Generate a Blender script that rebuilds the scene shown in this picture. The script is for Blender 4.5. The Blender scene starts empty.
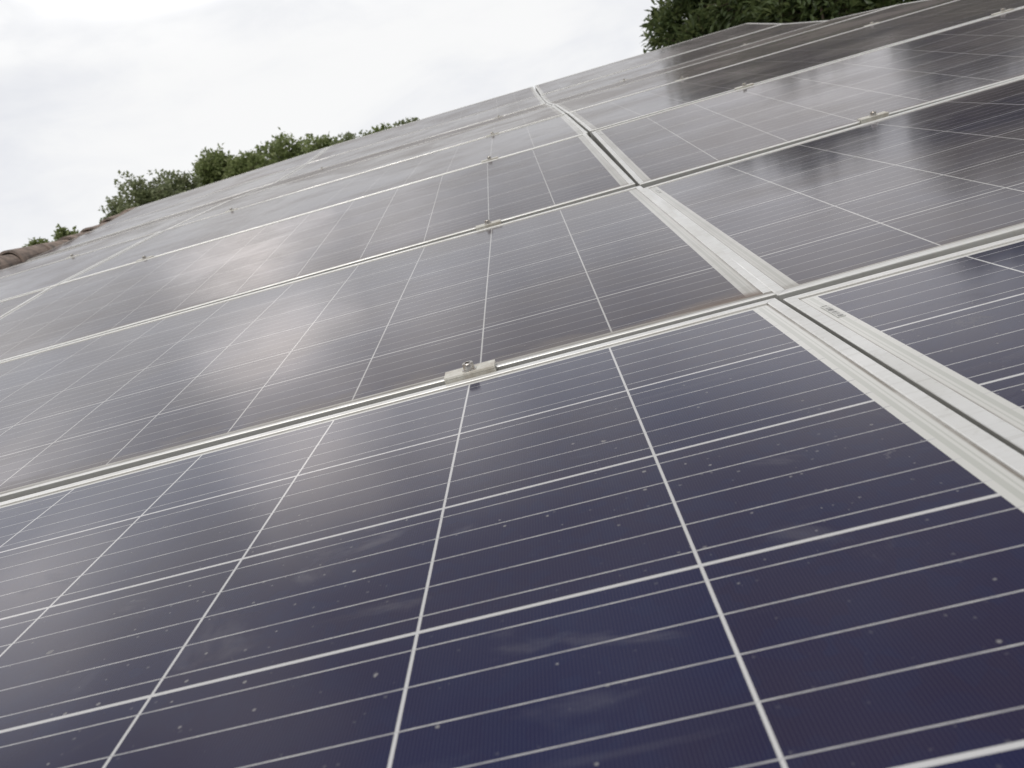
import bpy, bmesh, math, random
import numpy as np
from mathutils import Matrix, Vector

S = bpy.context.scene
COL = S.collection
R = math.radians
random.seed(7)

# ------------------------------------------------------------------ camera, sky, sun, exposure
PITCH = R(10.0)          # slope of the roof under the nearest panels
EAVE = 4.4               # height of the far edge of the nearest panel's cells
W = Matrix.Translation((0, 0, EAVE)) @ Matrix.Rotation(PITCH, 4, 'X')   # roof frame -> world

cam = bpy.data.cameras.new('camera')
cam_o = bpy.data.objects.new('camera', cam)
COL.objects.link(cam_o)
cam_o.matrix_world = W @ Matrix(((0.96359758, 0.25283842, 0.08690478, -0.19341766),
                                 (0.01095781, 0.28742937, -0.95773915, -0.87215964),
                                 (-0.26713224, 0.92382741, 0.27419568, 0.23762878),
                                 (0, 0, 0, 1)))
cam.sensor_width = 36.0
cam.lens = 822.46 / 1024 * 36
cam.clip_start = 0.02
cam.clip_end = 6000
cam.dof.use_dof = True
cam.dof.focus_distance = 0.95
cam.dof.aperture_fstop = 14
S.camera = cam_o

S.view_settings.view_transform = 'Standard'
S.view_settings.look = 'None'
S.view_settings.exposure = 0.0
S.view_settings.gamma = 1.0

SUN_EL, SUN_ROT = R(58), R(200)
world = bpy.data.worlds.new('World')
S.world = world
world.use_nodes = True
nt = world.node_tree
for n in list(nt.nodes):
    nt.nodes.remove(n)


class G:
    """tiny node-graph helper"""
    def __init__(s, tree):
        s.t = tree

    def n(s, kind, **kw):
        nd = s.t.nodes.new(kind)
        for k, v in kw.items():
            setattr(nd, k, v)
        return nd

    def put(s, sock, v):
        if hasattr(v, 'is_output'):
            s.t.links.new(v, sock)
        else:
            sock.default_value = v

    def m(s, op, a, b=None, c=None, clamp=False):
        nd = s.n('ShaderNodeMath', operation=op, use_clamp=clamp)
        for i, v in enumerate((a, b, c)):
            if v is not None:
                s.put(nd.inputs[i], v)
        return nd.outputs[0]

    def mix(s, f, a, b):
        nd = s.n('ShaderNodeMix', data_type='RGBA')
        s.put(nd.inputs[0], f)
        for i, v in ((6, a), (7, b)):
            s.put(nd.inputs[i], v if hasattr(v, 'is_output') else (*v, 1.0)[:4])
        return nd.outputs[2]

    def noise(s, vec, scale, detail=4.0, rough=0.55, dist=0.0):
        nd = s.n('ShaderNodeTexNoise')
        s.put(nd.inputs['Vector'], vec)
        nd.inputs['Scale'].default_value = scale
        nd.inputs['Detail'].default_value = detail
        nd.inputs['Roughness'].default_value = rough
        nd.inputs['Distortion'].default_value = dist
        return nd.outputs['Fac']

    def ramp(s, v, lo, hi, a=0.0, b=1.0):
        nd = s.n('ShaderNodeMapRange', clamp=True, interpolation_type='SMOOTHSTEP')
        s.put(nd.inputs['Value'], v)
        for k, x in (('From Min', lo), ('From Max', hi), ('To Min', a), ('To Max', b)):
            s.put(nd.inputs[k], x)
        return nd.outputs[0]

    def mapv(s, vec, scale=(1, 1, 1), loc=(0, 0, 0), rot=(0, 0, 0)):
        nd = s.n('ShaderNodeMapping')
        s.put(nd.inputs['Vector'], vec)
        nd.inputs['Scale'].default_value = scale
        nd.inputs['Location'].default_value = loc
        nd.inputs['Rotation'].default_value = rot
        return nd.outputs[0]


g = G(nt)
sky = g.n('ShaderNodeTexSky', sky_type='NISHITA', sun_disc=False, sun_elevation=SUN_EL, sun_rotation=SUN_ROT)
tc = g.n('ShaderNodeTexCoord').outputs['Generated']
# overcast cloud deck: broad soft bands and lumps, thinner bluish veil between them
cv = g.mapv(tc, scale=(1.0, 1.0, 2.6), loc=(0.35, 0.1, 0.0), rot=(0.0, 0.12, 0.3))
n_big = g.noise(cv, 2.3, 5.0, 0.5, 0.5)
n_small = g.noise(cv, 7.0, 6.0, 0.55, 0.4)
nn = g.m('ADD', g.m('MULTIPLY', n_big, 0.65), g.m('MULTIPLY', n_small, 0.35))
lum = g.ramp(nn, 0.35, 0.61, 7.6, 12.4)
sep = g.n('ShaderNodeSeparateXYZ')
nt.links.new(tc, sep.inputs[0])
# a real overcast deck thins and brightens toward the horizon here, darker base overhead
hz = g.ramp(sep.outputs['Z'], 0.30, 0.52, 0.0, 1.0)             # low down the deck blends into even white haze
lum = g.m('ADD', g.m('MULTIPLY', lum, g.m('ADD', 0.22, g.m('MULTIPLY', hz, 0.78))), g.m('MULTIPLY', g.m('SUBTRACT', 1.0, hz), 7.1))
lum = g.m('MULTIPLY', lum, g.ramp(sep.outputs['Z'], 0.37, 0.62, 1.0, 0.38))
# brighter, warmer breaks in the deck
glow = None
for az_, el_, wid_, amp_ in ((-21.5, 25.5, 0.07, 1.0), (-43, 23.5, 0.09, 0.7), (-11, 28, 0.07, 0.42), (20, 26, 0.11, 0.35), (-3, 48, 0.08, 0.16), (-35, 38, 0.09, 0.3)):
    az_, el_ = R(az_), R(el_)
    dn = g.n('ShaderNodeVectorMath', operation='DISTANCE')
    nt.links.new(tc, dn.inputs[0])
    dn.inputs[1].default_value = (math.sin(az_) * math.cos(el_), math.cos(az_) * math.cos(el_), math.sin(el_))
    dd = g.m('ADD', dn.outputs['Value'], g.m('MULTIPLY', g.m('SUBTRACT', n_small, 0.5), 0.28))
    a_ = g.ramp(dd, 0.0, wid_ * 2.0, amp_, 0.0)
    glow = a_ if glow is None else g.m('MAXIMUM', glow, a_)
glow = g.m('MULTIPLY', glow, g.ramp(sep.outputs['Z'], 0.365, 0.415))
lum = g.m('ADD', lum, g.m('MULTIPLY', glow, 13.0))
tint = g.mix(g.ramp(nn, 0.36, 0.6), (0.94, 0.955, 1.0), (0.985, 0.985, 0.985))
tint = g.mix(glow, tint, (1.0, 0.93, 0.885))
cl = g.n('ShaderNodeVectorMath', operation='SCALE')
nt.links.new(tint, cl.inputs[0])
nt.links.new(lum, cl.inputs['Scale'])
cover = g.ramp(nn, 0.2, 0.45, 0.86, 0.97)
col = g.mix(cover, sky.outputs[0], cl.outputs[0])
bg = g.n('ShaderNodeBackground')
nt.links.new(col, bg.inputs['Color'])
bg.inputs['Strength'].default_value = 0.1
nt.links.new(bg.outputs[0], g.n('ShaderNodeOutputWorld').inputs['Surface'])

sun = bpy.data.lights.new('sun', 'SUN')
sun.energy = 1.5
sun.angle = R(14)
sun.color = (1.0, 0.955, 0.89)
sun_o = bpy.data.objects.new('sun', sun)
COL.objects.link(sun_o)
# Nishita rotation is measured from +Y towards +X
sd = Vector((math.sin(SUN_ROT) * math.cos(SUN_EL), math.cos(SUN_ROT) * math.cos(SUN_EL), math.sin(SUN_EL)))
sun_o.rotation_euler = sd.to_track_quat('Z', 'Y').to_euler()


# ------------------------------------------------------------------ helpers
def mat(name):
    m = bpy.data.materials.new(name)
    m.use_nodes = True
    gg = G(m.node_tree)
    b = m.node_tree.nodes['Principled BSDF']
    return m, gg, b


def tag(o, label=None, cat=None, group=None, kind=None):
    for k, v in (('label', label), ('category', cat), ('group', group), ('kind', kind)):
        if v:
            o[k] = v
    return o


def link(o, parent=None):
    COL.objects.link(o)
    if parent is not None:
        o.parent = parent
    return o


def obj(name, me, m=None, parent=None):
    if m is not None and not me.materials:
        me.materials.append(m)
    return link(bpy.data.objects.new(name, me), parent)


def empty(name, mw):
    o = bpy.data.objects.new(name, None)
    o.empty_display_size = 0.05
    COL.objects.link(o)
    o.matrix_world = mw
    return o


def mesh(name, verts, faces, smooth=False):
    me = bpy.data.meshes.new(name)
    me.from_pydata([tuple(v) for v in verts], [], faces)
    if smooth:
        me.polygons.foreach_set('use_smooth', [True] * len(me.polygons))
    me.update()
    return me


def bm_mesh(name, bm, smooth=False):
    bmesh.ops.recalc_face_normals(bm, faces=bm.faces)
    me = bpy.data.meshes.new(name)
    bm.to_mesh(me)
    bm.free()
    if smooth:
        me.polygons.foreach_set('use_smooth', [True] * len(me.polygons))
    return me


def bm_box(bm, c, s, bevel=0.0):
    r = bmesh.ops.create_cube(bm, size=1.0, matrix=Matrix.Translation(c) @ Matrix.Diagonal((*s, 1)))
    if bevel:
        es = list({e for v in r['verts'] for e in v.link_edges})
        bmesh.ops.bevel(bm, geom=es, offset=bevel, segments=2, affect='EDGES', profile=0.6)


# ------------------------------------------------------------------ materials
CELL = 0.159
HX, HY = 0.954, 0.477      # half extents of the cell field
PX, PY = 0.9832, 0.496      # half extents of the panel


def make_laminate_material():
    m, g, b = mat('dusty_solar_glass')
    co = g.n('ShaderNodeTexCoord').outputs['Object']
    sx = g.n('ShaderNodeSeparateXYZ')
    g.put(sx.inputs[0], co)
    x, y = sx.outputs[0], sx.outputs[1]
    rnd = g.n('ShaderNodeObjectInfo').outputs['Random']
    off = g.n('ShaderNodeCombineXYZ')
    g.put(off.inputs[0], g.m('MULTIPLY', rnd, 37.0))
    g.put(off.inputs[1], g.m('MULTIPLY', rnd, 91.0))
    add = g.n('ShaderNodeVectorMath', operation='ADD')
    g.put(add.inputs[0], co)
    g.put(add.inputs[1], off.outputs[0])
    rc = add.outputs[0]

    def attr(nm):
        return g.n('ShaderNodeAttribute', attribute_type='OBJECT', attribute_name=nm).outputs['Fac']

    ux = g.m('DIVIDE', g.m('ADD', x, HX), CELL)
    uy = g.m('DIVIDE', g.m('ADD', y, HY), CELL)
    fx, fy = g.m('FRACT', ux), g.m('FRACT', uy)
    dx = g.m('MULTIPLY', g.m('MINIMUM', fx, g.m('SUBTRACT', 1.0, fx)), CELL)
    dy = g.m('MULTIPLY', g.m('MINIMUM', fy, g.m('SUBTRACT', 1.0, fy)), CELL)
    outx = g.m('GREATER_THAN', g.m('ABSOLUTE', x), HX - 0.0012)
    outy = g.m('GREATER_THAN', g.m('ABSOLUTE', y), HY - 0.0016)
    gap = g.m('MAXIMUM', g.m('LESS_THAN', dx, 0.001), g.m('LESS_THAN', dy, 0.00145))
    white = g.m('MAXIMUM', gap, g.m('MAXIMUM', outx, outy))
    # five flat ribbons over each cell, along the long side
    f5 = g.m('ABSOLUTE', g.m('SUBTRACT', g.m('FRACT', g.m('MULTIPLY', fy, 5.0)), 0.5))
    bus = g.m('LESS_THAN', f5, 0.00047 / (CELL / 5))
    bus = g.m('MULTIPLY', bus, g.m('SUBTRACT', 1.0, outy))
    bus = g.m('MULTIPLY', bus, g.m('LESS_THAN', g.m('ABSOLUTE', x), HX + 0.004))
    # fine printed fingers across the ribbons
    fing = g.m('LESS_THAN', g.m('FRACT', g.m('MULTIPLY', ux, 84.0)), 0.11)
    # polycrystalline silicon: flaky grains, slight shift from cell to cell
    vo = g.n('ShaderNodeTexVoronoi', feature='F1')
    g.put(vo.inputs['Vector'], g.mapv(rc, scale=(1, 1, 0.0)))
    vo.inputs['Scale'].default_value = 95.0
    hs = g.n('ShaderNodeSeparateColor')
    g.put(hs.inputs[0], vo.outputs['Color'])
    grain = hs.outputs[0]
    cid = g.n('ShaderNodeCombineXYZ')
    g.put(cid.inputs[0], g.m('FLOOR', ux))
    g.put(cid.inputs[1], g.m('FLOOR', uy))
    g.put(cid.inputs[2], g.m('MULTIPLY', rnd, 50.0))
    wn = g.n('ShaderNodeTexWhiteNoise')
    g.put(wn.inputs['Vector'], cid.outputs[0])
    cellv = wn.outputs['Value']
    base = g.mix(cellv, (0.0068, 0.0098, 0.056), (0.0150, 0.0125, 0.048))
    base = g.mix(g.m('MULTIPLY', g.ramp(grain, 0.3, 1.0), 0.30), base, (0.008, 0.018, 0.070))
    nt_ = g.noise(rc, 3.1, 4.0, 0.6, 0.8)
    base = g.mix(g.m('MULTIPLY', g.ramp(nt_, 0.42, 0.68), 0.45), base, (0.022, 0.0135, 0.031))
    base = g.mix(g.m('MULTIPLY', fing, 0.09), base, (0.30, 0.29, 0.32))
    base = g.mix(white, base, (0.60, 0.60, 0.61))
    base = g.mix(g.m('MULTIPLY', g.m('MAXIMUM', outx, outy), 0.7), base, (0.66, 0.66, 0.625))
    # collector ribbons showing through the white end margin
    ax = g.m('ABSOLUTE', x)
    rib = g.m('LESS_THAN', g.m('ABSOLUTE', g.m('SUBTRACT', ax, HX + 0.0062)), 0.0022)
    rib2 = g.m('LESS_THAN', g.m('ABSOLUTE', g.m('SUBTRACT', ax, HX + 0.0112)), 0.0006)
    rib = g.m('MULTIPLY', g.m('MAXIMUM', rib, rib2), g.m('SUBTRACT', 1.0, outy))
    base = g.mix(rib, base, (0.52, 0.53, 0.50))
    base = g.mix(bus, base, g.mix(g.ramp(g.noise(g.mapv(rc, scale=(30, 3, 1)), 1.0, 3.0, 0.7), 0.35, 0.65), (0.36, 0.36, 0.38), (0.58, 0.58, 0.58)))  # ribbon glints put into the colour as noise along the length
    # ---- dirt lying on the glass
    n1 = g.noise(rc, 2.2, 5.0, 0.6, 0.6)
    n2 = g.noise(rc, 14.0, 6.0, 0.65)
    film = g.m('MULTIPLY', g.m('ADD', g.ramp(n1, 0.35, 0.7, 0.55, 1.0), g.m('MULTIPLY', g.ramp(n2, 0.4, 0.75), 0.12)),
               attr('dust'))
    low = g.m('ADD', y, PY - 0.011)                                   # distance above the lower frame lip
    n3 = g.noise(g.mapv(rc, scale=(5, 14, 1)), 2.0, 5.0, 0.65)
    wid = g.m('ADD', 0.012, g.m('MULTIPLY', g.ramp(n3, 0.3, 0.75), g.m('ADD', 0.02, g.m('MULTIPLY', attr('grime'), 0.05))))
    band = g.m('SUBTRACT', 1.0, g.m('DIVIDE', low, wid), clamp=True)
    band = g.m('MULTIPLY', g.m('POWER', band, 1.1), 0.6)
    # rusty run-off collected in the lower corner (A2)
    ddx = g.m('SUBTRACT', x, PX - 0.014)
    cd = g.m('SQRT', g.m('ADD', g.m('POWER', g.m('MULTIPLY', ddx, 0.22), 2.0), g.m('POWER', low, 2.0)))
    corner = g.m('MULTIPLY', g.ramp(g.m('ADD', cd, g.m('MULTIPLY', n2, 0.02)), 0.012, 0.05, 1.0, 0.0), attr('grime'))
    # water marks, bird specks
    nh = g.noise(rc, 150.0, 3.0, 0.6)
    clean = g.m('SUBTRACT', 1.0, g.m('MULTIPLY', attr('dust'), 1.9), clamp=True)

    def specks(scale, keep, lo, hi):
        v = g.n('ShaderNodeTexVoronoi', feature='F1')
        g.put(v.inputs['Vector'], g.mapv(rc, scale=(1, 1, 0)))
        v.inputs['Scale'].default_value = scale
        s_ = g.n('ShaderNodeSeparateColor')
        g.put(s_.inputs[0], v.outputs['Color'])
        k = g.m('GREATER_THAN', s_.outputs[0], keep)
        rr = g.m('MULTIPLY', g.m('ADD', 0.35, s_.outputs[1]), hi)
        d = g.m('ADD', v.outputs['Distance'], g.m('MULTIPLY', g.m('SUBTRACT', nh, 0.5), lo))
        return g.m('MULTIPLY', k, g.ramp(d, g.m('MULTIPLY', rr, 0.5), rr, 1.0, 0.0))
    sp = g.m('MAXIMUM', g.m('MULTIPLY', specks(20.0, 0.72, 0.16, 0.055), 0.5),
             g.m('MULTIPLY', specks(70.0, 0.5, 0.12, 0.09), 0.5))
    sp = g.m('MAXIMUM', sp, g.m('MULTIPLY', specks(11.0, 0.70, 0.5, 0.16), 0.13))
    clus = g.ramp(g.noise(rc, 3.7, 3.0, 0.6), 0.4, 0.65, 0.15, 1.0)
    sp = g.m('MAXIMUM', sp, g.m('MULTIPLY', g.m('MULTIPLY', specks(120.0, 0.35, 0.25, 0.13), 0.38), clus))
    sp = g.m('MULTIPLY', sp, clean)
    nsm = g.noise(g.mapv(rc, scale=(1, 2.2, 1), rot=(0, 0, 0.5)), 6.0, 6.0, 0.6, 1.2)
    smear = g.m('MULTIPLY', g.m('MULTIPLY', g.ramp(nsm, 0.57, 0.72), 0.11), g.m('POWER', clean, 2.0))
    base = g.mix(g.m('MULTIPLY', film, 0.4), base, (0.20, 0.178, 0.16))
    base = g.mix(smear, base, (0.42, 0.41, 0.42))
    base = g.mix(band, base, (0.24, 0.21, 0.18))
    base = g.mix(corner, base, (0.13, 0.075, 0.045))
    base = g.mix(sp, base, (0.46, 0.45, 0.43))
    # grey-brown dirt caught along the inner edge of the frame lip
    edge = g.m('MINIMUM', g.m('SUBTRACT', PX - 0.012, ax), g.m('SUBTRACT', PY - 0.012, g.m('ABSOLUTE', y)))
    lipd = g.m('MULTIPLY', g.ramp(edge, 0.0012, 0.0030, 1.0, 0.0), g.m('MULTIPLY', clean, g.ramp(n2, 0.3, 0.6, 0.45, 0.95)))
    base = g.mix(lipd, base, (0.17, 0.145, 0.12))
    g.put(b.inputs['Base Color'], base)
    rough = g.m('ADD', g.m('ADD', 0.09, g.m('MULTIPLY', g.ramp(n1, 0.3, 0.7), 0.05)),
                g.m('ADD', g.m('MULTIPLY', sp, 0.5), g.m('ADD', g.m('MULTIPLY', band, 0.4), g.m('MULTIPLY', smear, 1.0))))
    g.put(b.inputs['Roughness'], g.m('MINIMUM', rough, 0.8))
    b.inputs['IOR'].default_value = 1.36
    b.inputs['Specular Tint'].default_value = (0.925, 0.945, 1.0, 1)
    bp = g.n('ShaderNodeBump')
    bp.inputs['Strength'].default_value = 0.05
    bp.inputs['Distance'].default_value = 0.004
    g.put(bp.inputs['Height'], g.noise(rc, 9.0, 2.0, 0.5))
    g.put(b.inputs['Normal'], bp.outputs[0])
    # the dry dust film itself: a thin matt layer that also dulls the reflection under it
    df = g.n('ShaderNodeBsdfDiffuse')
    df.inputs['Color'].default_value = (0.212, 0.190, 0.178, 1)
    mx = g.n('ShaderNodeMixShader')
    g.put(mx.inputs[0], g.m('MINIMUM', film, 0.85))
    t = m.node_tree
    t.links.new(b.outputs[0], mx.inputs[1])
    t.links.new(df.outputs[0], mx.inputs[2])
    t.links.new(mx.outputs[0], t.nodes['Material Output'].inputs['Surface'])
    return m


def make_frame_material():
    m, g, b = mat('anodised_aluminium')
    geo = g.n('ShaderNodeTexCoord').outputs['Object']
    n1 = g.noise(geo, 7.0, 6.0, 0.65)
    n2 = g.noise(g.mapv(geo, scale=(40, 40, 9)), 3.0, 4.0, 0.6)
    c = g.mix(g.ramp(n1, 0.4, 0.75), (0.90, 0.90, 0.89), (0.82, 0.815, 0.79))
    c = g.mix(g.m('MULTIPLY', g.ramp(n2, 0.55, 0.8), 0.4), c, (0.55, 0.53, 0.48))
    sy = g.n('ShaderNodeSeparateXYZ')
    g.put(sy.inputs[0], geo)
    leftlip = g.m('MULTIPLY', g.ramp(sy.outputs[0], -PX + 0.0125, -PX + 0.0145, 1.0, 0.0),
                  g.n('ShaderNodeAttribute', attribute_type='OBJECT', attribute_name='edge_dark').outputs['Fac'])
    c = g.mix(leftlip, c, (0.22, 0.19, 0.16))  # left lip coloured darker than the rest of the frame
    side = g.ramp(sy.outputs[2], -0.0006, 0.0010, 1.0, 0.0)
    c = g.mix(g.m('MULTIPLY', side, 0.7), c, (0.50, 0.495, 0.47))   # shade of the gaps between panels, put into the side colour
    lowlip = g.m('MULTIPLY', g.m('MULTIPLY', g.ramp(sy.outputs[1], -PY + 0.0125, -PY + 0.0145, 1.0, 0.0),
                                 g.ramp(sy.outputs[1], -PY + 0.0035, -PY + 0.0075, 0.0, 1.0)), g.ramp(n1, 0.3, 0.7, 0.7, 1.0))
    silt = g.n('ShaderNodeAttribute', attribute_type='OBJECT', attribute_name='silt').outputs['Fac']
    c = g.mix(g.m('MULTIPLY', lowlip, silt), c, (0.19, 0.175, 0.155))                        # silt washed onto the lower rail
    st = g.noise(g.mapv(geo, scale=(2.0, 60, 60)), 3.0, 5.0, 0.7)
    c = g.mix(g.m('MULTIPLY', g.ramp(st, 0.5, 0.75), 0.35), c, (0.50, 0.48, 0.43))
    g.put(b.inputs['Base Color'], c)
    g.put(b.inputs['Metallic'], g.m('SUBTRACT', 0.55, g.m('MULTIPLY', g.m('MULTIPLY', lowlip, silt), 0.55)))
    g.put(b.inputs['Roughness'], g.ramp(n1, 0.3, 0.7, 0.32, 0.5))
    return m


def plain(name, c, c2, rough, scale=8.0, metal=0.0, bump=0.0, lo=0.35, hi=0.7):
    m, g, b = mat(name)
    co = g.n('ShaderNodeTexCoord').outputs['Object']
    n = g.noise(co, scale, 6.0, 0.62)
    g.put(b.inputs['Base Color'], g.mix(g.ramp(n, lo, hi), c, c2))
    b.inputs['Roughness'].default_value = rough
    b.inputs['Metallic'].default_value = metal
    if bump:
        bp = g.n('ShaderNodeBump')
        bp.inputs['Strength'].default_value = bump
        bp.inputs['Distance'].default_value = 0.02
        g.put(bp.inputs['Height'], g.noise(co, scale * 3, 6.0, 0.7))
        g.put(b.inputs['Normal'], bp.outputs[0])
    return m


def leaf_material(name, dark, mid, light):
    m, g, b = mat(name)
    a = g.n('ShaderNodeAttribute', attribute_name='tone').outputs['Fac']
    c = g.mix(g.ramp(a, 0.0, 0.55), dark, mid)
    c = g.mix(g.ramp(a, 0.6, 1.0), c, light)
    g.put(b.inputs['Base Color'], c)
    b.inputs['Roughness'].default_value = 0.42
    tr = g.n('ShaderNodeBsdfTranslucent')
    g.put(tr.inputs['Color'], g.mix(0.5, c, light))
    ms = g.n('ShaderNodeMixShader')
    ms.inputs[0].default_value = 0.42
    t = m.node_tree
    t.links.new(b.outputs[0], ms.inputs[1])
    t.links.new(tr.outputs[0], ms.inputs[2])
    t.links.new(ms.outputs[0], t.nodes['Material Output'].inputs['Surface'])
    return m


M_GLASS = make_laminate_material()
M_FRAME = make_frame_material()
M_CLAMP = plain('clamp_aluminium', (0.80, 0.785, 0.72), (0.60, 0.56, 0.49), 0.4, 60.0, 0.4)
M_BOLT = plain('stainless_bolt', (0.58, 0.57, 0.55), (0.32, 0.27, 0.23), 0.3, 150.0, 0.9)
M_RAIL = plain('rail_aluminium', (0.50, 0.50, 0.49), (0.36, 0.35, 0.33), 0.5, 12.0, 0.4)
M_TILE = plain('terracotta', (0.34, 0.20, 0.13), (0.22, 0.16, 0.125), 0.85, 5.0, 0, 0.3)
M_RIDGE = plain('weathered_terracotta', (0.37, 0.29, 0.245), (0.17, 0.145, 0.13), 0.92, 14.0, 0, 0.5)
M_WALL = plain('plaster', (0.50, 0.46, 0.39), (0.40, 0.36, 0.30), 0.9, 2.0, 0, 0.2)
M_GROUND = plain('dry_grass', (0.10, 0.11, 0.04), (0.17, 0.13, 0.075), 0.95, 0.6, 0, 0.4)
M_BARK = plain('bark', (0.12, 0.09, 0.065), (0.20, 0.165, 0.13), 0.9, 9.0, 0, 0.6)
M_STICKER, gS, bS = mat('barcode_sticker')
_c = gS.n('ShaderNodeTexCoord').outputs['Object']
_s = gS.n('ShaderNodeSeparateXYZ')
gS.put(_s.inputs[0], _c)
_w = gS.n('ShaderNodeTexWhiteNoise', noise_dimensions='1D')
gS.put(_w.inputs['W'], gS.m('FLOOR', gS.m('MULTIPLY', _s.outputs[1], 1400.0)))
_in = gS.m('LESS_THAN', gS.m('ABSOLUTE', _s.outputs[0]), 0.0026)
_bar = gS.m('MULTIPLY', gS.m('GREATER_THAN', _w.outputs['Value'], 0.48), _in)
gS.put(bS.inputs['Base Color'], gS.mix(_bar, (0.62, 0.62, 0.60), (0.10, 0.10, 0.10)))
bS.inputs['Roughness'].default_value = 0.3

# ------------------------------------------------------------------ ground
n = 40
ext = 2500.0
vs, fs = [], []
ax = [math.copysign(abs(t) ** 2.2, t) * ext for t in np.linspace(-1, 1, n)]
for yy in ax:
    for xx in ax:
        rr = math.hypot(xx, yy)
        vs.append((xx, yy, 0.0 if rr < 25 else 0.25 * math.sin(xx * .05) * math.cos(yy * .043)))
for j in range(n - 1):
    for i in range(n - 1):
        fs.append((j * n + i, j * n + i + 1, (j + 1) * n + i + 1, (j + 1) * n + i))
tag(obj('ground', mesh('ground', vs, fs), M_GROUND), kind='structure')

# ------------------------------------------------------------------ panel geometry
# row boundaries (middle of the gaps between rows) in the roof frame: the roof sags, each row a little steeper or flatter
BD = [(-0.985, -0.0), (0.031, 0.0), (1.0453, 0.0677), (2.0543, 0.1925), (3.0679, 0.2812),
      (4.0818, 0.3549), (5.0971, 0.4053), (6.1086, 0.5070), (7.1169, 0.6369)]

# ---- house carrying the panels
house = empty('house', Matrix.Identity(4))
tag(house, 'low house under the solar panels with a reddish brown tiled roof', 'house')
prof = [(-1.55, -0.15)] + [(y, z - 0.155) for y, z in BD] + [(7.30, 0.50)]
U0, U1 = -4.06, 2.35
vs, fs = [], []
nu = 260
for k, (yy, zz) in enumerate(prof):
    for i in range(nu + 1):
        u = U0 + (U1 - U0) * i / nu
        bumpz = 0.016 * math.sin(u * 2 * math.pi / 0.21)
        vs.append(W @ Vector((u, yy, zz - 0.012 + bumpz)))
NP = len(prof)
for k in range(NP - 1):
    for i in range(nu):
        a = k * (nu + 1) + i
        fs.append((a, a + 1, a + nu + 2, a + nu + 1))
base_n = len(vs)
for k, (yy, zz) in enumerate(prof):
    for u in (U0, U1):
        vs.append(W @ Vector((u, yy, zz - 0.14)))
for k in range(NP - 1):
    a = base_n + 2 * k
    fs.append((a, a + 2, a + 3, a + 1))
    fs.append((k * (nu + 1), (k + 1) * (nu + 1), a + 2, a))
    fs.append((k * (nu + 1) + nu, a + 1, a + 3, (k + 1) * (nu + 1) + nu))
for k in (0, NP - 1):
    a = base_n + 2 * k
    fs.append(tuple(range(k * (nu + 1), k * (nu + 1) + nu + 1)) + (a + 1, a))
roof = obj('roof', mesh('roof', vs, fs), M_TILE, house)
# walls below
vs, fs = [], []
wp = [W @ Vector((0, y, z - 0.17)) for y, z in [prof[0]] + prof[1:]]
wp = [p for p in wp if p.y > -1.3][0:]
for u in (U0 + 0.25, U1 - 0.25):
    vs.append((u, wp[0].y, 0.0))
    for p in wp:
        vs.append((u, p.y, p.z))
    vs.append((u, wp[-1].y, 0.0))
h = len(vs) // 2
fs = [tuple(range(h)), tuple(range(2 * h - 1, h - 1, -1))]
for i in range(h - 1):
    fs.append((i, h + i, h + i + 1, i + 1))
obj('wall', mesh('wall', vs, fs), M_WALL, house)

# terracotta verge tiles along the left roof edge (half-round, overlapping)
for k in range(19):
    y0 = 0.2 + k * 0.40 - 0.3
    L = 0.44
    bm = bmesh.new()
    rings = []

    def surf(y):
        for (ya, za), (yb, zb) in zip(BD, BD[1:]):
            if y <= yb:
                break
        return za + (zb - za) * (y - ya) / (yb - ya)
    jit = random.uniform(-0.012, 0.012)
    for s in range(5):
        t = s / 4
        yy = y0 + L * t
        top = np.interp(yy, [0, 4.9, 5.4, 5.9, 6.45, 7.3], [surf(0) + .10, .458, .474, .486, .518, .62]) + jit
        rad = 0.112 - 0.026 * t
        ring = []
        for side in (1.0, 0.84):
            for a in range(13):
                an = math.pi * a / 12
                ring.append(bm.verts.new(W @ Vector((-4.03 + rad * side * math.cos(an), yy,
                                                    top - 0.10 - (0.085 if a in (0, 12) else 0.0) + (0.108 - 0.024 * t) * side * math.sin(an)))))
        rings.append(ring)
    for r0, r1 in zip(rings, rings[1:]):
        for a in range(12):
            bm.faces.new((r0[a], r0[a + 1], r1[a + 1], r1[a]))
            bm.faces.new((r0[13 + a], r1[13 + a], r1[14 + a], r0[14 + a]))
        bm.faces.new((r0[0], r1[0], r1[13], r0[13]))
        bm.faces.new((r0[12], r0[25], r1[25], r1[12]))
    for r0 in (rings[0], rings[-1]):
        for a in range(12):
            bm.faces.new((r0[a], r0[13 + a], r0[14 + a], r0[a + 1]))
    obj('edge_tile', bm_mesh('edge_tile', bm), M_RIDGE, roof)

# ---- one solar panel: frame, laminate, serial label
PROFILE = [(0.0, 0.0010), (0.0006, 0.0017), (0.0114, 0.0017), (0.0120, 0.0012), (0.0120, -0.0050), (0.0018, -0.0050),
           (0.0018, -0.0370), (0.0250, -0.0370), (0.0250, -0.0385), (0.0, -0.0385)]


def frame_mesh():
    bm = bmesh.new()
    cut = 0.00035
    for side in range(4):
        hx, hy = (PX, PY) if side % 2 == 0 else (PY, PX)
        rot = Matrix.Rotation(side * math.pi / 2, 4, 'Z')
        ends = []
        for sgn in (-1, 1):
            ends.append([bm.verts.new(rot @ Vector((sgn * (hx - d - cut), -(hy - d), z))) for d, z in PROFILE])
        m_ = len(PROFILE)
        for i in range(m_):
            j = (i + 1) % m_
            bm.faces.new((ends[0][i], ends[0][j], ends[1][j], ends[1][i]))
        bm.faces.new(ends[0])
        bm.faces.new(ends[1][::-1])
    return bm_mesh('frame', bm)


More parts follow.
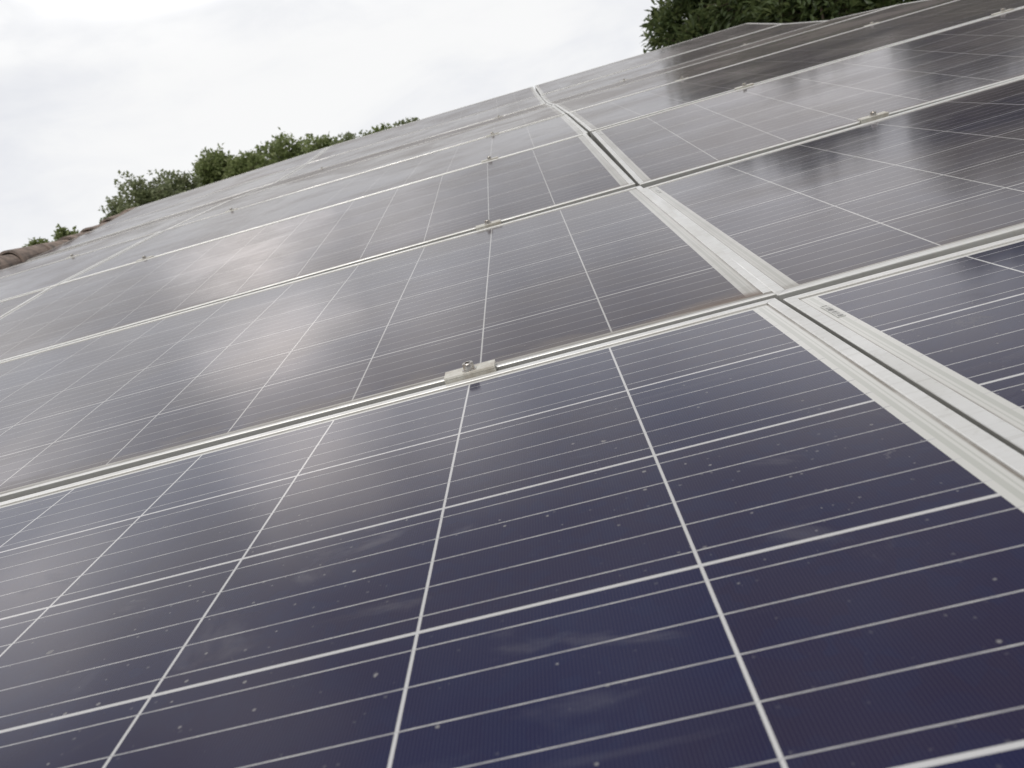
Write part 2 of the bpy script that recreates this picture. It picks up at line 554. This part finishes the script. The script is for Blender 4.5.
bm = bmesh.new()
bm_box(bm, (0, 0, -0.0022), (2 * (PX - 0.0024), 2 * (PY - 0.0024), 0.0044))
ME_LAM = bm_mesh('laminate', bm)
ME_LAM.materials.append(M_GLASS)
ME_FRAME = frame_mesh()
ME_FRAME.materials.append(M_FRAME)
bm = bmesh.new()
bm_box(bm, (0, 0, 0.0), (0.0075, 0.048, 0.0004))
ME_LABEL = bm_mesh('serial_label', bm)
ME_LABEL.materials.append(M_STICKER)


def rowframe(row, ucentre, shift=(0, 0, 0), roll=0.0):
    (ya, za), (yb, zb) = BD[row - 1], BD[row]
    a = math.atan2(zb - za, yb - ya)
    return (Matrix.Translation((ucentre + shift[0], (ya + yb) / 2 + shift[1], (za + zb) / 2 + shift[2]))
            @ Matrix.Rotation(a + (0.0024 if row > 2 else 0), 4, 'X') @ Matrix.Rotation(roll, 4, 'Y'))


def fitted(o, r, cu, cv):
    """panel whose reference cell corner is at o with axes r; the panel centre lies at (cu, cv) from it"""
    m3 = Matrix(r).to_4x4()
    return Matrix.Translation(o) @ m3 @ Matrix.Translation((cu, cv, 0))


POSE = {
    ('mid', 1): fitted((0, 0, 0), ((1, 0, 0), (0, 1, 0), (0, 0, 1)), -HX, -HY),
    ('mid', 2): fitted((0.0076, 1.0125, 0.0631), ((0.99999, -0.00199, 0.00426), (0.00227, 0.99777, -0.06671), (-0.00411, 0.06672, 0.99776)), -HX, -HY),
    ('mid', 3): fitted((-0.0089, 2.024, 0.1885), ((0.99995, -0.00999, 0.00241), (0.01021, 0.99243, -0.12237), (-0.00117, 0.12239, 0.99248)), -HX, -HY),
    ('right', 1): fitted((0.0665, -0.001, -0.0035), Matrix.Rotation(0.0095, 3, 'Z') @ Matrix.Rotation(0.0125, 3, 'X') @ Matrix.Rotation(-0.0035, 3, 'Y'), HX, -HY),
    ('right', 2): fitted((0.0666, 1.0012, 0.0568), ((0.99992, 0.00185, -0.01267), (-0.00259, 0.99826, -0.05884), (0.01254, 0.05887, 0.99819)), HX, -HY),
}
UC = {'left': -2.932, 'mid': -HX, 'right': HX + 0.068}
ORD = ['', 'first', 'second', 'third', 'fourth', 'fifth', 'sixth', 'seventh', 'eighth']
LBL = {
    ('mid', 1): 'nearest dark navy solar panel filling the bottom of the view left of the seam',
    ('right', 1): 'nearest solar panel at the right edge, right of the white seam, barcode at its corner',
    ('mid', 2): 'second solar panel back, left of the white seam, with rusty grime in its lower corner',
    ('right', 2): 'second solar panel back right of the white seam, reflecting dark trees',
    ('mid', 3): 'third row solar panel left of the white seam, between two bolted clamps',
    ('right', 3): 'third row solar panel right of the white seam, pale glare beside tree reflection',
    ('mid', 8): 'topmost solar panel left of the white seam, its far edge against the sky',
    ('right', 8): 'topmost solar panel right of the white seam, just below the big trees',
    ('left', 8): 'topmost solar panel in the far left column, below the small trees',
}
WHERE = {'left': 'far left column by the terracotta edge', 'mid': 'middle column left of the white seam',
         'right': 'column right of the white seam'}
DUST = {1: 0.05, 2: 0.28, 3: 0.38, 4: 0.42, 5: 0.62, 6: 0.6, 7: 0.5, 8: 0.5}


def rel(mw):
    return W @ mw


first = None
for row in range(1, 9):
    for colm in ('left', 'mid', 'right'):
        if colm == 'left' and row < 2:
            continue
        tip = {('left', 5): -0.014, ('left', 6): -0.022, ('left', 7): -0.020, ('left', 8): -0.018}.get((colm, row), 0.0)
        pose = POSE.get((colm, row)) or rowframe(row, UC[colm], (random.uniform(-.004, .004), 0, random.uniform(-.002, .002) + tip * 0.95),
                                                 random.uniform(-.002, .002) + tip)
        t = empty('solar_panel', W @ pose)
        tag(t, LBL.get((colm, row)) or 'dusty solar panel in the %s row back, %s' % (ORD[row], WHERE[colm]), 'solar panel',
            'solar panels laid in rows on the roof')
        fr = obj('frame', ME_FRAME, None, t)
        fr['silt'] = 0.95 if (colm, row) == ('mid', 2) else 0.25
        fr['edge_dark'] = 0.8 if colm == 'left' and row > 4 else 0.0
        lam = obj('laminate', ME_LAM, None, t)
        lam['dust'] = DUST[row] * random.uniform(0.9, 1.1)
        lam['grime'] = 1.0 if (colm, row) == ('mid', 2) else (0.0 if row == 1 else 0.35 if row in (2, 3, 4) else 0.6)
        lb = obj('serial_label', ME_LABEL, None, lam)
        lb.location = (-HX - 0.0068, HY - 0.066, 0.0004)

# ---- mounting rails under the panels, one polyline bar each
RAILS = {'left': (-3.48, -2.42), 'mid': (-1.60, -0.318), 'right': (0.568, 1.42)}
RN = {('left', 0): 'aluminium rail beneath the far left column, beside the terracotta edge tiles',
      ('left', 1): 'aluminium rail beneath the far left column, beside the left seam',
      ('mid', 0): 'aluminium rail beneath the middle column, beside the left seam',
      ('mid', 1): 'aluminium rail beneath the middle column, under the nearest bolted clamp',
      ('right', 0): 'aluminium rail beneath the right column, nearer the white seam',
      ('right', 1): 'aluminium rail beneath the right column, farther from the white seam'}
for colm, us in RAILS.items():
    for q, u in enumerate(us):
        r = empty('mounting_rail', W @ Matrix.Translation((u, 0, 0)))
        tag(r, RN[(colm, q)], 'mounting rail', 'aluminium rails under the panels')
        vs, fs = [], []
        pts = [(-1.02, -0.0)] + BD[1:8] + [(7.16, 0.6369)]
        for (y, z) in pts:
            for ddu, ddz in ((-.02, -.046), (.02, -.046), (.02, -.086), (-.02, -.086)):
                vs.append((ddu, y, z + ddz))
        for k in range(len(pts) - 1):
            for a in range(4):
                b_ = (a + 1) % 4
                fs.append((4 * k + a, 4 * k + b_, 4 * k + 4 + b_, 4 * k + 4 + a))
        fs += [(3, 2, 1, 0), tuple(4 * (len(pts) - 1) + a for a in range(4))]
        obj('rail', mesh('rail', vs, fs), M_RAIL, r)
        for (ya, za), (yb, zb) in zip(BD, BD[1:]):
            bm = bmesh.new()
            bm_box(bm, (0, (ya + yb) / 2, (za + zb) / 2 - 0.121), (0.05, 0.06, 0.071))
            obj('foot', bm_mesh('foot', bm), M_RAIL, r)


# ---- mid clamps bridging two rows
def clamp_meshes():
    bm = bmesh.new()
    bm_box(bm, (0, 0.0055, 0.0036), (0.060, 0.024, 0.0034), 0.0006)
    bm_box(bm, (0, 0.0045, -0.012), (0.060, 0.003, 0.028))
    bm_box(bm, (0, -0.0045, -0.012), (0.060, 0.003, 0.028))
    plate = bm_mesh('plate', bm)
    plate.materials.append(M_CLAMP)
    bm = bmesh.new()
    z0, z1, r = 0.0056, 0.0138, 0.0066
    N = 24

    def ring(rad, z, k=N):
        return [bm.verts.new((rad * math.cos(2 * math.pi * a / k), 0.003 + rad * math.sin(2 * math.pi * a / k), z)) for a in range(k)]

    def hexring(rad, z):
        out = []
        for a in range(N):
            an = 2 * math.pi * a / N
            q = (an % (math.pi / 3)) - math.pi / 6
            rr = rad / math.cos(q)
            out.append(bm.verts.new((rr * math.cos(an), 0.003 + rr * math.sin(an), z)))
        return out
    rings = [ring(r, z0), ring(r, z1 - 0.0008), ring(r - 0.0007, z1), hexring(0.0031, z1), hexring(0.0031, z1 - 0.0045)]
    for a_, b_ in zip(rings, rings[1:]):
        for i in range(N):
            j = (i + 1) % N
            bm.faces.new((a_[i], a_[j], b_[j], b_[i]))
    bm.faces.new(rings[-1])
    bm.faces.new(rings[0][::-1])
    bolt = bm_mesh('bolt', bm)
    bolt.materials.append(M_BOLT)
    bm = bmesh.new()
    bmesh.ops.create_cone(bm, cap_ends=True, segments=24, radius1=0.0088, radius2=0.0085, depth=0.0014,
                          matrix=Matrix.Translation((0, 0.003, 0.0058)))
    washer = bm_mesh('washer', bm)
    washer.materials.append(M_BOLT)
    return plate, bolt, washer


PLATE, BOLT, WASHER = clamp_meshes()
CL = {
    (1, 'mid', 1): 'large nearest silver clamp with hex bolt between first and second panel rows',
    (2, 'mid', 1): 'silver clamp with bolt between second and third rows, straight above the nearest clamp',
    (3, 'mid', 1): 'small clamp between third and fourth rows, in line above the nearest clamp',
    (4, 'mid', 1): 'tiny clamp between fourth and fifth rows, in line above the nearest clamp',
    (3, 'mid', 0): 'dark clamp between third and fourth rows near the left seam crossing',
    (4, 'mid', 0): 'tiny dark clamp on fourth row edge just right of the left seam',
    (2, 'right', 0): 'silver clamp with raised bolt on the second row edge right of the white seam',
    (3, 'right', 0): 'clamp with bolt on third row edge right of the white seam',
    (3, 'right', 1): 'bolt topped clamp on third row edge, nearest the upper right corner',
    (4, 'right', 0): 'tiny clamp on fourth row edge right of the white seam, nearer the seam',
    (4, 'right', 1): 'tiny clamp on fourth row edge, under the right hand trees',
}
for gap in range(1, 8):
    (ya, za), (yb, zb), (yc, zc) = BD[gap - 1], BD[gap], BD[gap + 1]
    ang = (math.atan2(zb - za, yb - ya) + math.atan2(zc - zb, yc - yb)) / 2
    for colm in ('left', 'mid', 'right'):
        for q, u in enumerate(RAILS[colm]):
            if gap < 3 and (colm == 'left' or q == (1 if colm == 'right' else 0)):
                continue                                  # outside the picture
            if gap == 1 and colm == 'right':
                continue                                  # the near right gap shows no clamp
            if gap in (5, 7) or (gap > 5 and colm == 'left'):
                continue                                  # hidden behind the edge-on rows
            uu = u + random.uniform(-.012, .012) if gap > 4 else u
            zo = 0.0025 if gap == 1 else (0.001 if gap == 2 else -0.0006)
            t = empty('panel_clamp', W @ Matrix.Translation((uu, yb, zb + zo)) @ Matrix.Rotation(ang, 4, 'X'))
            name = CL.get((gap, colm, q))
            if not name:
                spot = {('left', 0): 'in the far left column, nearer the terracotta edge',
                        ('left', 1): 'in the far left column, nearer the left seam',
                        ('mid', 0): 'in the middle column, nearer the left seam',
                        ('mid', 1): 'in the middle column, nearer the white seam',
                        ('right', 0): 'right of the white seam, nearer the seam',
                        ('right', 1): 'right of the white seam, farther from the seam'}[(colm, q)]
                name = 'clamp between %s and %s rows %s' % (ORD[gap], ORD[gap + 1], spot)
            tag(t, name, 'clamp', 'clamps bolting the panel rows down')
            obj('plate', PLATE, None, t)
            obj('bolt', BOLT, None, t)
            obj('washer', WASHER, None, t)

# ------------------------------------------------------------------ trees
LEAF_BIG = leaf_material('dark_broad_leaf', (0.045, 0.072, 0.032), (0.10, 0.14, 0.055), (0.24, 0.28, 0.12))
LEAF_MID = leaf_material('mid_green_leaf', (0.13, 0.175, 0.06), (0.25, 0.31, 0.12), (0.36, 0.39, 0.20))
LEAF_PALE = leaf_material('pale_green_leaf', (0.18, 0.22, 0.11), (0.26, 0.30, 0.16), (0.36, 0.38, 0.24))


def tube(vs, fs, pts, radii, k=7):
    base = len(vs)
    for i, (p, r) in enumerate(zip(pts, radii)):
        d = (pts[min(i + 1, len(pts) - 1)] - pts[max(i - 1, 0)]).normalized()
        a = d.cross(Vector((0.31, 0.87, 0.21))).normalized()
        b = d.cross(a)
        for q in range(k):
            an = 2 * math.pi * q / k
            vs.append(p + a * (r * math.cos(an)) + b * (r * math.sin(an)))
    for i in range(len(pts) - 1):
        for q in range(k):
            q2 = (q + 1) % k
            fs.append((base + i * k + q, base + i * k + q2, base + (i + 1) * k + q2, base + (i + 1) * k + q))
    fs.append(tuple(base + q for q in range(k))[::-1])
    fs.append(tuple(base + (len(pts) - 1) * k + q for q in range(k)))


def tree(name, label, x, y, height, radius, crown_low, mat_leaf, twigs, leaves, leaf_len, seed, spread=1.0, lump=9, taper=0.0,
         droop=0.35, fill=0.35, aspect=0.36):
    """trunk and limbs reaching into uneven leaf clumps; every leaf a folded blade"""
    rng = np.random.default_rng(seed)
    t = empty(name, Matrix.Translation((x, y, 0)))
    tag(t, label, 'tree')
    H, hl = height, crown_low
    # clump centres and sizes
    blobs = []
    for i in range(lump):
        f = (i + 0.5) / lump
        zc = hl + (H - hl) * (0.12 + 0.78 * f)
        rr = radius * (1 - taper * f) * math.sqrt(max(0.15, 1 - (2 * f - 0.9) ** 2))
        an = i * 2.4 + rng.uniform(-.5, .5)
        rad = rr * rng.uniform(0.25, 0.62) * spread
        blobs.append((np.array([rad * math.cos(an), rad * math.sin(an), zc]), radius * rng.uniform(0.42, 0.66)))
    blobs.append((np.array([rng.uniform(-.1, .1) * radius, rng.uniform(-.1, .1) * radius, H - radius * 0.45]), radius * 0.45))
    # wood
    vs, fs = [], []
    r0 = 0.035 * H * 0.5
    top = Vector((0, 0, hl + (H - hl) * 0.7))
    tp = [Vector((0.06 * H * 0.1 * math.sin(3 * s + seed), 0.06 * H * 0.1 * math.cos(2 * s + seed), top.z * s)) for s in np.linspace(0, 1, 8)]
    tube(vs, fs, tp, [r0 * (1 - 0.75 * s) + (0.35 * r0 if s == 0 else 0) for s in np.linspace(0, 1, 8)], 10)
    for c, br in blobs:
        c = Vector(c)
        zs = max(hl * 0.75, c.z - (0.9 * c.xy.length + br) * 0.9)
        s = min(0.95, zs / top.z)
        i = int(s * 7)
        st = tp[i].lerp(tp[min(i + 1, 7)], s * 7 - i)
        mid = st.lerp(c, 0.55) + Vector((0, 0, -0.08 * br))
        tube(vs, fs, [st, mid, c], [r0 * 0.33, r0 * 0.2, r0 * 0.08], 6)
    # twigs + leaves
    V, F, T = [], [], []
    wt = np.array([b[1] ** 2 for b in blobs])
    wt /= wt.sum()
    for q in range(twigs):
        c, br = blobs[rng.choice(len(blobs), p=wt)]
        d = rng.normal(size=3)
        d /= np.linalg.norm(d)
        sh = br * (1 - fill * rng.random() ** 1.5) * (1 + 0.22 * math.sin(5 * d[0] + seed + 3 * c[2]) * math.cos(4 * d[1] + 2 * c[2]))
        tip = c + d * sh * np.array([1, 1, 0.85])
        dirv = d + np.array([0, 0, 0.35])
        dirv /= np.linalg.norm(dirv)
        if q % 3 == 0:
            st = c + d * sh * 0.45
            tube(vs, fs, [Vector(st), Vector(tip)], [0.010, 0.004], 3)
        tone0 = rng.random()
        for l in range(leaves):
            ld = dirv + rng.normal(size=3) * 0.75 + np.array([0, 0, -droop * rng.random()])
            ld /= np.linalg.norm(ld)
            sd_ = np.cross(ld, np.array([0, 0, 1.0]) + rng.normal(size=3) * 0.5)
            sd_ /= np.linalg.norm(sd_) + 1e-6
            up = np.cross(sd_, ld)
            L = leaf_len * rng.uniform(0.65, 1.2)
            wdt = L * aspect * rng.uniform(0.8, 1.2)
            p = tip - dirv * rng.random() * leaf_len * 1.2 + rng.normal(size=3) * leaf_len * 0.35
            b0 = len(V)
            V += [p, p + ld * L * 0.45 + sd_ * wdt * 0.5 + up * wdt * 0.16, p + ld * L - up * L * 0.12,
                  p + ld * L * 0.45 - sd_ * wdt * 0.5 + up * wdt * 0.16, p + ld * L * 0.5]
            F += [(b0, b0 + 4, b0 + 1), (b0 + 1, b0 + 4, b0 + 2), (b0, b0 + 3, b0 + 4), (b0 + 4, b0 + 3, b0 + 2)]
            tv = min(1.0, max(0.0, 0.55 * tone0 + 0.45 * rng.random()))
            T += [tv] * 5
    V = np.array(V)
    me = bpy.data.meshes.new('crown')
    me.from_pydata(V.tolist(), [], F)
    at = me.attributes.new('tone', 'FLOAT', 'POINT')
    at.data.foreach_set('value', np.array(T, dtype=np.float32))
    obj('trunk', mesh('trunk', vs, fs, True), M_BARK, t)
    obj('crown', me, mat_leaf, t)
    return t


CX, CY, CZ = -0.19, -0.90, 4.48        # about where one stands; trees given as bearing, distance, height


def at(az, d):
    return CX + d * math.sin(R(az)), CY + d * math.cos(R(az))


def top(el, d):
    return CZ + d * math.tan(R(el))


# big dark trees close behind the right end of the roof
x, y = at(14.4, 17.0)
tree('broadleaf_tree', 'tall dense dark green tree, its left side against the sky, behind the upper panels', x, y, top(19.6, 17), 1.55, 4.2,
     LEAF_BIG, 5600, 9, 0.18, 11, lump=13)
x, y = at(20.0, 15.5)
tree('broadleaf_tree', 'tall dark tree with lighter leaf tips, middle of the three big right hand trees', x, y, top(21.0, 15.5), 1.75, 3.8,
     LEAF_BIG, 5200, 9, 0.18, 23, lump=13)
x, y = at(29.0, 15.0)
tree('broadleaf_tree', 'dark tree at the far right, rightmost of the big trees behind the roof', x, y, top(22.6, 15), 1.85, 3.6,
     LEAF_BIG, 4800, 9, 0.18, 31, lump=13)
# smaller trees beyond the left of the roof
D = 24.0
spec = [
    (-31.3, 10.6, 0.6, 'small round green treetop beside the terracotta edge tiles at far left', LEAF_MID, 420, 0.13, 0.3),
    (-29.9, 10.9, 0.5, 'low green treetop just right of the leftmost small treetop', LEAF_MID, 340, 0.13, 0.3),
    (-26.4, 12.2, 1.0, 'thin pale feathery tree left of the darker bushes beyond the roof', LEAF_PALE, 520, 0.13, 0.75),
    (-24.4, 12.9, 1.25, 'pale open tree right of the feathery tree', LEAF_PALE, 800, 0.13, 0.6),
    (-22.4, 13.1, 1.35, 'yellowish green bushy tree left of the mid green rounded tree', LEAF_PALE, 1000, 0.13, 0.5),
    (-19.9, 13.6, 1.35, 'mid green rounded tree left of the darkest far tree', LEAF_MID, 1300, 0.14, 0.4),
    (-17.8, 13.4, 1.25, 'lower bush between the rounded tree and the darkest far tree', LEAF_MID, 900, 0.14, 0.5),
    (-15.2, 13.5, 1.7, 'darkest widest rounded tree beyond the left side of the roof', LEAF_MID, 2200, 0.15, 0.4),
    (-12.9, 13.25, 1.1, 'small green tree just right of the darkest rounded tree', LEAF_MID, 900, 0.14, 0.4),
    (-10.0, 13.0, 0.9, 'pale low treetop between the dip and the two rightmost far treetops', LEAF_PALE, 600, 0.12, 0.6),
    (-11.3, 13.1, 1.0, 'low light green treetop in the dip right of the rounded trees', LEAF_PALE, 500, 0.12, 0.6),
    (-8.9, 13.1, 1.0, 'sparse treetop barely showing above the middle of the panel edge', LEAF_MID, 700, 0.13, 0.6),
    (-7.2, 13.1, 0.8, 'thin leafy treetop barely showing, rightmost of the far trees', LEAF_PALE, 450, 0.13, 0.6),
]
for i, (az, el, rad, lab, lm, tw, ll, fill) in enumerate(spec):
    d = D + (i % 3) * 1.2 - 1.0
    x, y = at(az, d)
    tree('small_tree', lab, x, y, top(el, d), rad, top(el, d) - rad * 2.6, lm, int(tw * 1.6), 9, ll * 0.85, 50 + i * 3, lump=8, fill=fill, aspect=0.62)
